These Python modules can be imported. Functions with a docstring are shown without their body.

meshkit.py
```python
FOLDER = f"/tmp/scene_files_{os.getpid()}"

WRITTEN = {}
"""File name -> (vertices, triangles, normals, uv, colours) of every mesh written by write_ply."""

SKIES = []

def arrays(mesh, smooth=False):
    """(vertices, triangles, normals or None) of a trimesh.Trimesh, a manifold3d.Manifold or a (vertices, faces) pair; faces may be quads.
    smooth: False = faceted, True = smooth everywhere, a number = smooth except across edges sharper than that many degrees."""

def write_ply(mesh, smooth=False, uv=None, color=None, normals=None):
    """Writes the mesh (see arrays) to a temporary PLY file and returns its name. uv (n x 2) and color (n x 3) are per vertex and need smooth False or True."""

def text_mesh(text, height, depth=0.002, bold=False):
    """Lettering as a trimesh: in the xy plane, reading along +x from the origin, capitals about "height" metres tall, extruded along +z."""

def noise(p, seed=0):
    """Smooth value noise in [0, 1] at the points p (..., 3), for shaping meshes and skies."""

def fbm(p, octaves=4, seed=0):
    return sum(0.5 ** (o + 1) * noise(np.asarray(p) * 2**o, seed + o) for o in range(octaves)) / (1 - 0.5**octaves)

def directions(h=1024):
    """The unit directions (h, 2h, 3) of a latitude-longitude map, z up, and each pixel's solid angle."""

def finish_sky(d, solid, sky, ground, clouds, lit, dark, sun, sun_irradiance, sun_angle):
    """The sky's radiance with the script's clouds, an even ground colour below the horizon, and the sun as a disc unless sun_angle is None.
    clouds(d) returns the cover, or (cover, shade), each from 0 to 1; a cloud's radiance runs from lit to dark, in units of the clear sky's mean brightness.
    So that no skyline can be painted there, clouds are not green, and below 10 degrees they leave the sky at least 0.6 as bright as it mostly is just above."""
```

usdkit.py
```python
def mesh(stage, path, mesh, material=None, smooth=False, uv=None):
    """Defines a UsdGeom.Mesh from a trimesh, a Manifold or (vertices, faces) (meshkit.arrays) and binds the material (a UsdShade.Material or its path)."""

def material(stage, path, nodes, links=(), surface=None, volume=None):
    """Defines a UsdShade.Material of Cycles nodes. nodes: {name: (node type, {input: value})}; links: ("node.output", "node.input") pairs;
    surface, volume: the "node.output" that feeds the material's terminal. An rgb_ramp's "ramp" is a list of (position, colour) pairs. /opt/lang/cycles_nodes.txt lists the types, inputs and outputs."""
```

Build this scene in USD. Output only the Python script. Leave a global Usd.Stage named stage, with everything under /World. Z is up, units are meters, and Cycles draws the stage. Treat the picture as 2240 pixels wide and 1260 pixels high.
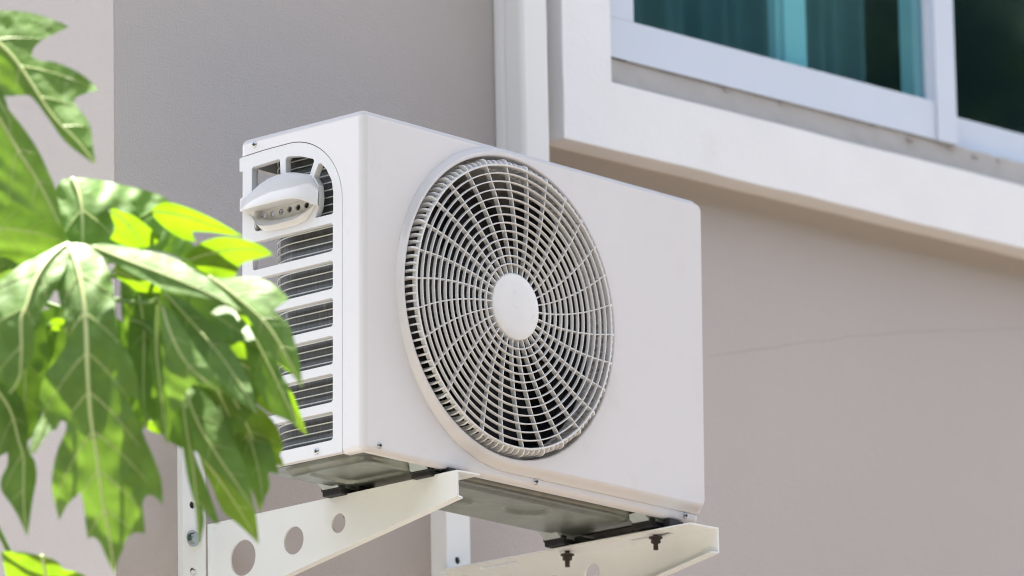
import math
import numpy as np
import trimesh
import manifold3d as m3
import shapely.geometry as sg
from shapely.ops import unary_union
from scipy.spatial import Delaunay
import usdkit
import meshkit
from pxr import Usd, UsdGeom, UsdLux, UsdShade, Gf, Sdf

stage = Usd.Stage.CreateInMemory()
UsdGeom.SetStageUpAxis(stage, UsdGeom.Tokens.z)
UsdGeom.SetStageMetersPerUnit(stage, 1.0)
world = UsdGeom.Xform.Define(stage, '/World')
stage.SetDefaultPrim(world.GetPrim())
UsdGeom.Scope.Define(stage, '/World/Looks')

# ------------------------------------------------------------------ camera, sky, sun, exposure
EXPOSURE = 2.70
SKY_STRENGTH = 0.062
SUN_INTENSITY = 1.25
SUN_ELEVATION = math.radians(74)
SUN_AZIMUTH = math.radians(36)            # from +y (behind the house) towards +x

YAW, PITCH, ROLL = 0.80548, 0.22829, -0.019318
cam_pos = np.array([-6.8273, -7.4494, -1.9986])
forward = np.array([math.sin(YAW) * math.cos(PITCH), math.cos(YAW) * math.cos(PITCH), math.sin(PITCH)])
right0 = np.cross(forward, [0, 0, 1]); right0 /= np.linalg.norm(right0)
up0 = np.cross(right0, forward)
right = math.cos(ROLL) * right0 + math.sin(ROLL) * up0
up = -math.sin(ROLL) * right0 + math.cos(ROLL) * up0
cam = UsdGeom.Camera.Define(stage, '/World/camera')
cam.CreateHorizontalApertureAttr(36.0)
cam.CreateVerticalApertureAttr(20.25)
cam.CreateFocalLengthAttr(36.0 * 13880.17 / 2240)
cam.CreateFStopAttr(4.0)
cam.CreateFocusDistanceAttr(10.12)
cam.CreateClippingRangeAttr(Gf.Vec2f(0.1, 2000))
cam.CreateExposureAttr(EXPOSURE)
mat = np.eye(4); mat[0, :3], mat[1, :3], mat[2, :3], mat[3, :3] = right, up, -forward, cam_pos
cam.AddTransformOp().Set(Gf.Matrix4d(mat.tolist()))

dome = UsdLux.DomeLight.Define(stage, '/World/sky')
dome.GetPrim().SetCustomDataByKey('kind', 'structure')
sky_mat = usdkit.material(stage, '/World/Looks/sky', {
    'sky': ('sky_texture', {'sky_type': 'single_scattering', 'sun_disc': False, 'sun_elevation': SUN_ELEVATION,
                            'sun_rotation': SUN_AZIMUTH, 'air_density': 1.0, 'aerosol_density': 0.8, 'ozone_density': 1.0}),
    'grey': ('hsv', {'hue': 0.5, 'saturation': 0.36, 'value': 1.15, 'fac': 1.0}),
    'thin': ('hsv', {'hue': 0.5, 'saturation': 0.55, 'value': 1.0, 'fac': 1.0}),
    'tc': ('texture_coordinate', {}),
    'map': ('mapping', {'scale': (1.0, 1.0, 2.4)}),
    'n': ('noise_texture', {'scale': 2.2, 'detail': 7, 'roughness': 0.55}),
    'r': ('rgb_ramp', {'ramp': [(0.36, (0, 0, 0)), (0.56, (1, 1, 1))]}),
    'mix': ('mix_color', {}),
    'warm': ('mix_color', {'blend_type': 'multiply', 'fac': 1.0, 'b': (1.0, 0.995, 1.0)}),
    'bg': ('background_shader', {'strength': SKY_STRENGTH}),
}, [('sky.color', 'grey.color'), ('sky.color', 'thin.color'), ('tc.generated', 'map.vector'), ('map.vector', 'n.vector'),
    ('n.fac', 'r.fac'), ('r.color', 'mix.fac'), ('thin.color', 'mix.a'), ('grey.color', 'mix.b'),
    ('mix.result', 'warm.a'), ('warm.result', 'bg.color')], surface='bg.background')
UsdShade.MaterialBindingAPI.Apply(dome.GetPrim()).Bind(sky_mat)

sun = UsdLux.DistantLight.Define(stage, '/World/sun')
sun.CreateNormalizeAttr(True)
sun.CreateIntensityAttr(SUN_INTENSITY)
sun.CreateAngleAttr(0.5)
sun.CreateColorAttr(Gf.Vec3f(1.0, 0.95, 0.87))
s_dir = np.array([math.sin(SUN_AZIMUTH) * math.cos(SUN_ELEVATION), math.cos(SUN_AZIMUTH) * math.cos(SUN_ELEVATION), math.sin(SUN_ELEVATION)])
sx_ = np.cross([0, 0, 1], s_dir); sx_ /= np.linalg.norm(sx_)
mat = np.eye(4); mat[0, :3], mat[1, :3], mat[2, :3] = sx_, np.cross(s_dir, sx_), s_dir
sun.AddTransformOp().Set(Gf.Matrix4d(mat.tolist()))

# ------------------------------------------------------------------ helpers
_used = {}


def numbered(parent, name):
    n = _used.get((parent, name), 0)
    _used[(parent, name)] = n + 1
    return f'{parent}/{name}' + (f'_{n:03d}' if n else '')


def thing(name, label, cat, group=None, matrix=None):
    path = numbered('/World', name)
    x = UsdGeom.Xform.Define(stage, path)
    if matrix is not None:
        x.AddTransformOp().Set(Gf.Matrix4d(np.asarray(matrix).tolist()))
    p = x.GetPrim()
    p.SetCustomDataByKey('label', label)
    p.SetCustomDataByKey('category', cat)
    if group:
        p.SetCustomDataByKey('group', group)
    return path


def part(parent, name, mesh, material, smooth=False, label=None, kind=None):
    path = numbered(parent, name)
    m = usdkit.mesh(stage, path, mesh, material, smooth=smooth)
    if label:
        m.GetPrim().SetCustomDataByKey('label', label)
    if kind:
        m.GetPrim().SetCustomDataByKey('kind', kind)
    return path


def material(name, nodes, links, surface):
    return usdkit.material(stage, '/World/Looks/' + name, nodes, links, surface=surface)


def tm(mf):
    """Manifold -> trimesh"""
    m = mf.to_mesh()
    return trimesh.Trimesh(np.asarray(m.vert_properties)[:, :3], np.asarray(m.tri_verts), process=False)


def mf(t):
    t = trimesh.Trimesh(t.vertices, t.faces, process=True)
    return m3.Manifold(m3.Mesh(np.asarray(t.vertices, np.float32), np.asarray(t.faces, np.uint32)))


def box(x0, x1, y0, y1, z0, z1):
    return trimesh.creation.box(bounds=[[x0, y0, z0], [x1, y1, z1]])


def mbox(x0, x1, y0, y1, z0, z1):
    return m3.Manifold.cube([x1 - x0, y1 - y0, z1 - z0]).translate([x0, y0, z0])


def rbox(x0, x1, y0, y1, z0, z1, r=0.003, seg=12):
    s = m3.Manifold.sphere(r, seg)
    return tm(m3.Manifold.batch_hull([s.translate([x, y, z]) for x in (x0 + r, x1 - r) for y in (y0 + r, y1 - r) for z in (z0 + r, z1 - r)]))


def cat(*ms):
    out = []
    for m in ms:
        out += list(m) if isinstance(m, (list, tuple)) else [m]
    return trimesh.util.concatenate(out)


def extrude(poly, d):
    return trimesh.creation.extrude_polygon(poly, d, engine='earcut')


def axes(mesh, ex, ey, ez, origin=(0, 0, 0)):
    """maps local x, y, z to the given directions"""
    T = np.eye(4); T[:3, 0], T[:3, 1], T[:3, 2], T[:3, 3] = ex, ey, ez, origin
    m = mesh.copy(); m.apply_transform(T)
    if m.is_watertight and m.volume < 0:
        m.invert()
    return m


def cyl(p0, p1, r, sections=24):
    return trimesh.creation.cylinder(radius=r, segment=[p0, p1], sections=sections)


def tube(points, radii, sides=8, caps=True):
    p = np.asarray(points, float)
    t = np.gradient(p, axis=0); t /= np.linalg.norm(t, axis=1, keepdims=True) + 1e-12
    ref = np.array([0, 0, 1.0]) if abs(t[:, 2]).mean() < 0.8 else np.array([1.0, 0, 0])
    a = np.cross(t, ref); a /= np.linalg.norm(a, axis=1, keepdims=True) + 1e-12
    b = np.cross(t, a)
    ang = np.arange(sides) * 2 * np.pi / sides
    rr = np.broadcast_to(radii, (len(p),))
    v = p[:, None] + rr[:, None, None] * (np.cos(ang)[None, :, None] * a[:, None] + np.sin(ang)[None, :, None] * b[:, None])
    v = v.reshape(-1, 3)
    i, j = np.meshgrid(np.arange(len(p) - 1), np.arange(sides), indexing='ij')
    q = np.stack([i * sides + j, i * sides + (j + 1) % sides, (i + 1) * sides + (j + 1) % sides, (i + 1) * sides + j], -1).reshape(-1, 4)
    f = np.vstack([q[:, [0, 1, 2]], q[:, [0, 2, 3]]])
    if caps:
        n = len(v)
        v = np.vstack([v, p[0], p[-1]])
        k = np.arange(sides); k2 = (k + 1) % sides
        e = (len(p) - 1) * sides
        f = np.vstack([f, np.stack([k2, k, np.full(sides, n)], 1), np.stack([e + k, e + k2, np.full(sides, n + 1)], 1)])
    m = trimesh.Trimesh(v, f, process=False)
    if m.volume < 0:
        m.invert()
    return m


def grid_mesh(P, closed_u=False):
    """P (nu, nv, 3) -> quads"""
    nu, nv = P.shape[:2]
    v = P.reshape(-1, 3)
    iu = np.arange(nu if closed_u else nu - 1)
    i, j = np.meshgrid(iu, np.arange(nv - 1), indexing='ij')
    i2 = (i + 1) % nu
    q = np.stack([i * nv + j, i2 * nv + j, i2 * nv + j + 1, i * nv + j + 1], -1).reshape(-1, 4)
    return trimesh.Trimesh(v, np.vstack([q[:, [0, 1, 2]], q[:, [0, 2, 3]]]), process=False)


def rounded(pts, r, n=5):
    """polygon with its corners rounded (shapely)"""
    p = sg.Polygon(pts)
    return p.buffer(-r, quad_segs=n).buffer(r, quad_segs=n)


# ------------------------------------------------------------------ materials
def paint(name, color, rough=0.35, spec=0.5, var=0.04, scale=6.0, bump=0.0, bump_scale=400.0, bevel=0.0, coat=0.0, metallic=0.0, dirt=None):
    nodes = {
        'geo': ('geometry', {}),
        'n': ('noise_texture', {'scale': scale, 'detail': 5, 'roughness': 0.6}),
        'mr': ('map_range', {'from_min': 0.25, 'from_max': 0.75, 'to_min': 1 - var, 'to_max': 1 + var}),
        'cc': ('combine_xyz', {}),
        'mul': ('mix_color', {'blend_type': 'multiply', 'fac': 1.0, 'a': color, 'use_clamp_result': False}),
        'p': ('principled_bsdf', {'roughness': rough, 'specular_ior_level': spec, 'coat_weight': coat, 'metallic': metallic}),
    }
    links = [('geo.position', 'n.vector'), ('n.fac', 'mr.value'), ('mr.result', 'cc.x'), ('mr.result', 'cc.y'), ('mr.result', 'cc.z'), ('cc.vector', 'mul.b')]
    last = 'mul.result'
    if dirt:
        nodes['dn'] = ('noise_texture', {'scale': dirt[1], 'detail': 8, 'roughness': 0.7, 'distortion': 0.4})
        nodes['dr'] = ('rgb_ramp', {'ramp': [(dirt[2], (0, 0, 0)), (dirt[2] + 0.16, (dirt[3],) * 3)]})
        nodes['dm'] = ('mix_color', {'b': dirt[0]})
        links += [('geo.position', 'dn.vector'), ('dn.fac', 'dr.fac'), ('dr.color', 'dm.fac'), (last, 'dm.a')]
        last = 'dm.result'
    links.append((last, 'p.base_color'))
    normal = None
    if bevel:
        nodes['bv'] = ('bevel', {'samples': 6, 'radius': bevel})
        normal = 'bv.bevel'
    if bump:
        nodes['bn'] = ('noise_texture', {'scale': bump_scale, 'detail': 3, 'roughness': 0.55})
        nodes['bu'] = ('bump', {'strength': bump, 'distance': 0.001})
        links += [('geo.position', 'bn.vector'), ('bn.fac', 'bu.height')]
        if normal:
            links.append((normal, 'bu.normal'))
        normal = 'bu.normal'
    if normal:
        links.append((normal, 'p.normal'))
    return material(name, nodes, links, 'p.BSDF')


M = {}
M['ac_paint'] = paint('ac_paint', (0.69, 0.67, 0.67), 0.38, 0.45, 0.02, 3.0, bump=0.10, bump_scale=900, dirt=((0.50, 0.47, 0.44), 9, 0.56, 0.22))
M['ac_plastic'] = paint('ac_plastic', (0.68, 0.675, 0.675), 0.42, 0.45, 0.02, 5.0, bevel=0.0016)
M['grille_plastic'] = paint('grille_plastic', (0.73, 0.725, 0.72), 0.40, 0.45, 0.03, 20.0, dirt=((0.45, 0.40, 0.35), 30, 0.58, 0.3))
M['dark_plastic'] = paint('dark_plastic', (0.035, 0.035, 0.038), 0.5, 0.4, 0.1)
M['interior_metal'] = paint('interior_metal', (0.10, 0.10, 0.105), 0.6, 0.3, 0.1)
M['galvanized'] = paint('galvanized', (0.36, 0.385, 0.34), 0.30, 0.6, 0.16, 18.0, bump=0.15, bump_scale=60, metallic=0.92, dirt=((0.22, 0.20, 0.13), 16, 0.52, 0.5))
M['foot_metal'] = paint('foot_metal', (0.55, 0.62, 0.60), 0.40, 0.6, 0.12, 30.0, metallic=0.6)
M['rubber'] = paint('rubber', (0.016, 0.017, 0.019), 0.55, 0.4, 0.2, 60)
M['bracket_paint'] = paint('bracket_paint', (0.82, 0.84, 0.83), 0.36, 0.45, 0.03, 5.0, bevel=0.0015, bump=0.15, bump_scale=250, dirt=((0.50, 0.40, 0.28), 22, 0.62, 0.35))
M['steel'] = paint('steel', (0.50, 0.51, 0.53), 0.28, 0.5, 0.1, 80, metallic=1.0)
M['dark_steel'] = paint('dark_steel', (0.07, 0.06, 0.055), 0.5, 0.5, 0.2, 80, metallic=0.6)
M['zinc'] = paint('zinc', (0.46, 0.52, 0.56), 0.22, 0.5, 0.15, 90, metallic=1.0)
M['duct_plastic'] = paint('duct_plastic', (0.78, 0.775, 0.75), 0.36, 0.45, 0.015, 4.0)
M['surround_paint'] = paint('surround_paint', (0.80, 0.80, 0.80), 0.55, 0.35, 0.025, 9.0, bump=0.5, bump_scale=120, bevel=0.003, dirt=((0.62, 0.59, 0.56), 7, 0.62, 0.35))
M['aluminium_white'] = paint('aluminium_white', (0.60, 0.66, 0.755), 0.35, 0.5, 0.02, 8.0, bevel=0.001)
M['mortar'] = paint('mortar', (0.44, 0.42, 0.40), 0.8, 0.2, 0.05, 14.0, bump=0.4, bump_scale=150, dirt=((0.58, 0.56, 0.53), 22, 0.64, 0.5))
M['room_paint'] = paint('room_paint', (0.72, 0.72, 0.70), 0.8, 0.2, 0.05)
M['curtain'] = paint('curtain', (0.30, 0.30, 0.30), 0.9, 0.1, 0.08, 10)
M['mullion'] = paint('mullion', (0.85, 0.88, 0.90), 0.4, 0.4, 0.01)
M['bark'] = paint('bark', (0.22, 0.20, 0.13), 0.85, 0.2, 0.3, 25, bump=0.8, bump_scale=60)
M['roof'] = paint('roof', (0.30, 0.22, 0.18), 0.8, 0.2, 0.1)
M['gap'] = paint('gap', (0.03, 0.03, 0.03), 0.9, 0.1, 0.1)

# wall: rolled paint over plaster, a hairline crack on the right, faint stains
M['wall_paint'] = material('wall_paint', {
    'geo': ('geometry', {}),
    'n1': ('noise_texture', {'scale': 1.3, 'detail': 4}),
    'n2': ('noise_texture', {'scale': 260, 'detail': 3, 'roughness': 0.6}),
    'n3': ('noise_texture', {'scale': 45, 'detail': 4}),
    'mr': ('map_range', {'from_min': 0.3, 'from_max': 0.7, 'to_min': 0.965, 'to_max': 1.035}),
    'cv': ('combine_xyz', {}),
    'mul': ('mix_color', {'blend_type': 'multiply', 'fac': 1.0, 'a': (0.470, 0.428, 0.402)}),
    'sep': ('separate_xyz', {}),
    'dx': ('math', {'math_type': 'subtract', 'value2': 1.4327}),
    'q': ('math', {'math_type': 'multiply_add', 'value2': -0.07, 'value3': 0.27}),
    'line': ('math', {'math_type': 'multiply_add', 'value3': 0.4495}),
    'cn': ('noise_texture', {'scale': 14, 'detail': 5, 'roughness': 0.65}),
    'wob': ('math', {'math_type': 'multiply_add', 'value2': 0.022, 'value3': -0.011}),
    'lz': ('math', {'math_type': 'add'}),
    'dz': ('math', {'math_type': 'subtract'}),
    'ab': ('math', {'math_type': 'absolute'}),
    'cr': ('rgb_ramp', {'ramp': [(0.0, (1, 1, 1)), (0.0011, (0.4, 0.4, 0.4)), (0.003, (0, 0, 0))], 'interpolate': True}),
    'crm': ('map_range', {'range_type': 'linear', 'from_min': 0.0003, 'from_max': 0.0016, 'to_min': 0.34, 'to_max': 0.0, 'clamp': True}),
    'gate': ('math', {'math_type': 'greater_than', 'value2': 0.0}),
    'gm': ('math', {'math_type': 'multiply'}),
    'cm': ('mix_color', {'b': (0.16, 0.14, 0.13)}),
    'b1': ('bump', {'strength': 1.0, 'distance': 0.0018}),
    'b2': ('bump', {'strength': 0.25, 'distance': 0.003}),
    'bv': ('bevel', {'samples': 4, 'radius': 0.003}),
    'p': ('principled_bsdf', {'roughness': 0.62, 'specular_ior_level': 0.35}),
}, [('geo.position', 'n1.vector'), ('geo.position', 'n2.vector'), ('geo.position', 'n3.vector'), ('n1.fac', 'mr.value'),
    ('mr.result', 'cv.x'), ('mr.result', 'cv.y'), ('mr.result', 'cv.z'), ('cv.vector', 'mul.b'),
    ('geo.position', 'sep.vector'), ('sep.x', 'dx.value1'), ('dx.value', 'q.value1'), ('q.value', 'line.value1'), ('dx.value', 'line.value2'),
    ('geo.position', 'cn.vector'), ('cn.fac', 'wob.value1'), ('line.value', 'lz.value1'), ('wob.value', 'lz.value2'),
    ('sep.z', 'dz.value1'), ('lz.value', 'dz.value2'), ('dz.value', 'ab.value1'), ('ab.value', 'crm.value'),
    ('dx.value', 'gate.value1'), ('gate.value', 'gm.value1'), ('crm.result', 'gm.value2'), ('gm.value', 'cm.fac'),
    ('mul.result', 'cm.a'), ('cm.result', 'p.base_color'),
    ('bv.bevel', 'b2.normal'), ('n3.fac', 'b2.height'), ('b2.normal', 'b1.normal'), ('n2.fac', 'b1.height'), ('b1.normal', 'p.normal')], 'p.BSDF')

M['glass'] = material('glass', {
    'lw': ('layer_weight', {'blend': 0.5}),
    'pw': ('math', {'math_type': 'power', 'value2': 5.0}),
    'f': ('math', {'math_type': 'multiply_add', 'value2': 0.93, 'value3': 0.065}),
    't': ('transparent_bsdf', {'color': (0.46, 0.77, 0.80)}),
    'g': ('glossy_bsdf', {'color': (0.9, 1.0, 1.0), 'roughness': 0.015}),
    'm': ('mix_closure', {}),
}, [('lw.facing', 'pw.value1'), ('pw.value', 'f.value1'), ('f.value', 'm.fac'), ('t.BSDF', 'm.closure1'), ('g.BSDF', 'm.closure2')], 'm.closure')

# condenser fins: fine upright stripes, patches of bent fins
M['fins'] = material('fins', {
    'tc': ('geometry', {}),
    'm1': ('mapping', {'scale': (900, 900, 6)}),
    'm2': ('mapping', {'scale': (26, 26, 9)}),
    'n1': ('noise_texture', {'scale': 1.0, 'detail': 2}),
    'n2': ('noise_texture', {'scale': 1.0, 'detail': 3}),
    'r1': ('rgb_ramp', {'ramp': [(0.3, (0.11, 0.112, 0.115)), (0.7, (0.19, 0.195, 0.20))]}),
    'r2': ('rgb_ramp', {'ramp': [(0.66, (0, 0, 0)), (0.72, (0.7, 0.7, 0.7))]}),
    'mx': ('mix_color', {'b': (0.42, 0.42, 0.41)}),
    'p': ('principled_bsdf', {'metallic': 0.5, 'roughness': 0.45}),
}, [('tc.position', 'm1.vector'), ('tc.position', 'm2.vector'), ('m1.vector', 'n1.vector'), ('m2.vector', 'n2.vector'),
    ('n1.fac', 'r1.fac'), ('n2.fac', 'r2.fac'), ('r1.color', 'mx.a'), ('r2.color', 'mx.fac'), ('mx.result', 'p.base_color')], 'p.BSDF')
M['wire'] = paint('wire', (0.80, 0.82, 0.78), 0.35, 0.5, 0.05, 30)


def leaf_material(name, base, through, tmix, rough=0.36):
    return material(name, {
        'geo': ('geometry', {}),
        'n': ('noise_texture', {'scale': 22, 'detail': 5, 'roughness': 0.6}),
        'mr': ('map_range', {'from_min': 0.25, 'from_max': 0.75, 'to_min': 0.72, 'to_max': 1.28}),
        'cv': ('combine_xyz', {}),
        'mul': ('mix_color', {'blend_type': 'multiply', 'fac': 1.0, 'a': base, 'use_clamp_result': False}),
        'mut': ('mix_color', {'blend_type': 'multiply', 'fac': 1.0, 'a': through, 'use_clamp_result': False}),
        'bn': ('noise_texture', {'scale': 60, 'detail': 3}),
        'bu': ('bump', {'strength': 0.35, 'distance': 0.004}),
        'p': ('principled_bsdf', {'roughness': rough, 'specular_ior_level': 0.34}),
        't': ('translucent_bsdf', {}),
        'm': ('mix_closure', {'fac': tmix}),
    }, [('geo.position', 'n.vector'), ('n.fac', 'mr.value'), ('mr.result', 'cv.x'), ('mr.result', 'cv.y'), ('mr.result', 'cv.z'),
        ('cv.vector', 'mul.b'), ('cv.vector', 'mut.b'), ('mul.result', 'p.base_color'), ('mut.result', 't.color'),
        ('geo.position', 'bn.vector'), ('bn.fac', 'bu.height'), ('bu.normal', 'p.normal'),
        ('p.BSDF', 'm.closure1'), ('t.BSDF', 'm.closure2')], 'm.closure')


M['leaf'] = leaf_material('leaf', (0.165, 0.310, 0.066), (0.105, 0.190, 0.014), 0.36, 0.50)
M['leaf_backlit'] = leaf_material('leaf_backlit', (0.13, 0.24, 0.03), (0.150, 0.265, 0.004), 0.45, 0.48)  # same leaf, with the glow of sun behind it put into its colours
M['stem'] = paint('stem', (0.15, 0.24, 0.06), 0.5, 0.3, 0.1, 40)
M['leaf_vein'] = paint('leaf_vein', (0.48, 0.56, 0.24), 0.4, 0.4, 0.08, 40)

# ------------------------------------------------------------------ ground
GROUND_Z = -3.6
g = sg.box(-60, -60, 60, 60)
ground = trimesh.Trimesh([[-90, -90, GROUND_Z], [90, -90, GROUND_Z], [90, 90, GROUND_Z], [-90, 90, GROUND_Z]], [[0, 1, 2], [0, 2, 3]])
M['ground'] = paint('ground', (0.104, 0.083, 0.068), 0.85, 0.2, 0.15, 1.2, dirt=((0.088, 0.072, 0.050), 0.8, 0.5, 0.5))
gp = part('/World', 'ground', ground, M['ground'])
stage.GetPrimAtPath(gp).SetCustomDataByKey('kind', 'structure')

M['path'] = paint('path', (0.21, 0.20, 0.185), 0.85, 0.2, 0.12, 1.5, dirt=((0.15, 0.14, 0.12), 1.1, 0.52, 0.5))  # unseen pale path, placed to bounce light up onto the bracket arms
unseen_path = part('/World', 'path', box(-5.5, -0.9, -12, 14, GROUND_Z - 0.05, GROUND_Z + 0.02), M['path'])
stage.GetPrimAtPath(unseen_path).SetCustomDataByKey('kind', 'structure')

# ------------------------------------------------------------------ trees out of view (placed to close the low sky and darken the panes)
M['unseen_tree_foliage'] = leaf_material('unseen_tree_foliage', (0.030, 0.052, 0.018), (0.03, 0.05, 0.008), 0.3)
rng = np.random.default_rng(11)
tv, tf = [], []
for k in range(30):
    cx_, cy_ = -17 + 3.1 * k + rng.uniform(-.5, .5), -11.6 + rng.uniform(-.5, .5)
    hh = rng.uniform(10.6, 11.8)
    if k >= 14:
        cx_, cy_ = -13.0 + rng.uniform(-.7, .7), -10 + 2.9 * (k - 14) + rng.uniform(-.5, .5)
        hh = rng.uniform(8.8, 9.8)
    if k >= 26:
        cx_, cy_ = 13.5 + rng.uniform(-.5, .5), -8.6 + 2.6 * (k - 26)
    n = 1900
    d_ = rng.normal(size=(n, 3)); d_ /= np.linalg.norm(d_, axis=1, keepdims=True)
    c_ = d_ * (rng.uniform(0.45, 1, (n, 1)) ** 0.5) * np.array([2.7, 2.5, hh * .48]) + np.array([cx_, cy_, GROUND_Z + hh * .54])
    a_ = rng.normal(size=(n, 3)); a_ /= np.linalg.norm(a_, axis=1, keepdims=True)
    b_ = np.cross(a_, rng.normal(size=(n, 3))); b_ /= np.linalg.norm(b_, axis=1, keepdims=True)
    sz = rng.uniform(.28, .5, (n, 1))
    o = len(tv) * 6000
    tv.append(np.stack([c_ + a_ * sz, c_ + b_ * sz * .7, c_ - a_ * sz, c_ - b_ * sz * .7], 1).reshape(-1, 3))
    q = o + np.arange(n)[:, None] * 4
    tf += [q + [0, 1, 2], q + [0, 2, 3]]
unseen_wood = part('/World', 'unseen_tree_line', trimesh.Trimesh(np.vstack(tv), np.vstack(tf), process=False), M['unseen_tree_foliage'], kind='stuff')
stage.GetPrimAtPath(unseen_wood).SetCustomDataByKey('label', 'dark green tree line out of view, placed to block low sky and darken the pane reflections')
stage.GetPrimAtPath(unseen_wood).SetCustomDataByKey('category', 'unseen_trees')

# ------------------------------------------------------------------ house
WX0 = -0.007
OX0, OX1, OZ0, OZ1 = 1.1334, 2.95, 0.8957, 2.05          # window opening
house = thing('house', 'grey-beige plastered house wall with white window surround behind the air conditioner', 'house')
wall = mbox(WX0, 7.0, 0, 0.16, GROUND_Z, 4.4) + mbox(WX0, WX0 + 0.16, 0.1, 5.0, GROUND_Z, 4.4) \
    - mbox(OX0 - 0.02, OX1 + 0.02, -1, 1, OZ0 - 0.02, OZ1 + 0.02)
part(house, 'wall', tm(wall), M['wall_paint'])
part(house, 'roof', box(WX0 - 0.1, 7.1, -0.1, 5.1, 4.402, 4.55), M['roof'])
so = mbox(1.0085, 3.075, -0.0564, 0.03, 0.7725, 2.175) - mbox(OX0, OX1, -1, 1, OZ0, OZ1)
st = tm(so.refine_to_length(0.02))
v = st.vertices.copy()
nz = np.stack([meshkit.fbm(v * 7.0 + k * 31.7, 3, seed=k) for k in range(3)], 1) - 0.5
v += nz * np.array([0.004, 0.003, 0.004])
sur = trimesh.Trimesh(v, st.faces, process=False)
part(house, 'window_surround', sur, M['surround_paint'], smooth=40)
bt = tm(mbox(OX0 + 0.002, OX1 - 0.002, -0.026, 0.10, OZ0 - 0.012, 0.952).refine_to_length(0.01))
v = bt.vertices.copy()
k = (v[:, 2] > 0.945) & (v[:, 1] < 0.0)
v[:, 1] += (meshkit.fbm(v * 30, 3, seed=3) - 0.5) * 0.004
v[k, 2] += (meshkit.fbm(v[k] * 55, 3, seed=5) - 0.45) * 0.008
part(house, 'sill_band', trimesh.Trimesh(v, bt.faces, process=False), M['mortar'], smooth=35)
rng = np.random.default_rng(5)
for (x, z, s) in ((1.47, 0.947, .004), (1.62, 0.948, .0035), (1.98, 0.942, .006), (2.10, 0.946, .005), (2.17, 0.942, .0055), (2.24, 0.946, .004)):
    b = trimesh.creation.icosphere(subdivisions=2, radius=s)
    b.vertices *= np.array([1.9, 0.5, 0.8]); b.vertices += (meshkit.fbm(b.vertices * 300 + x * 10, 2) - 0.5)[:, None] * s
    b.apply_translation([x, -0.0265, z])
    part(house, 'mortar_lump', b, M['mortar'], smooth=True)

def pane(x0, x1, y, z0, z1):
    return trimesh.Trimesh([[x0, y, z0], [x1, y, z0], [x1, y, z1], [x0, y, z1]], [[0, 1, 2], [0, 2, 3]])


win = part(house, 'window', cat(box(OX0 + 0.003, OX1 - 0.003, -0.02, 0.09, 0.9535, 0.958), box(OX1 - 0.05, OX1 - 0.004, -0.02, 0.09, 0.959, OZ1 - 0.003)), M['aluminium_white'])
# front sash
part(win, 'bottom_rail', box(1.122, 2.0545, -0.0300, -0.004, 0.9538, 1.0278), M['aluminium_white'])
part(win, 'stile', box(1.122, 1.2235, -0.0302, -0.004, 1.0280, 2.04), M['aluminium_white'])
part(win, 'stile', cat(box(2.0560, 2.1130, -0.0330, -0.003, 0.9530, 2.04), box(2.0440, 2.0555, -0.0220, -0.004, 1.0281, 2.04)), M['aluminium_white'])
part(win, 'pane', pane(1.2232, 2.0441, -0.0125, 1.0276, 2.03), M['glass'])
part(win, 'dark_strip', box(1.136, 1.2050, -0.0285, -0.006, 0.9522, 0.9536), M['rubber'])  # thin dark strip along the lower left edge of the sash
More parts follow.
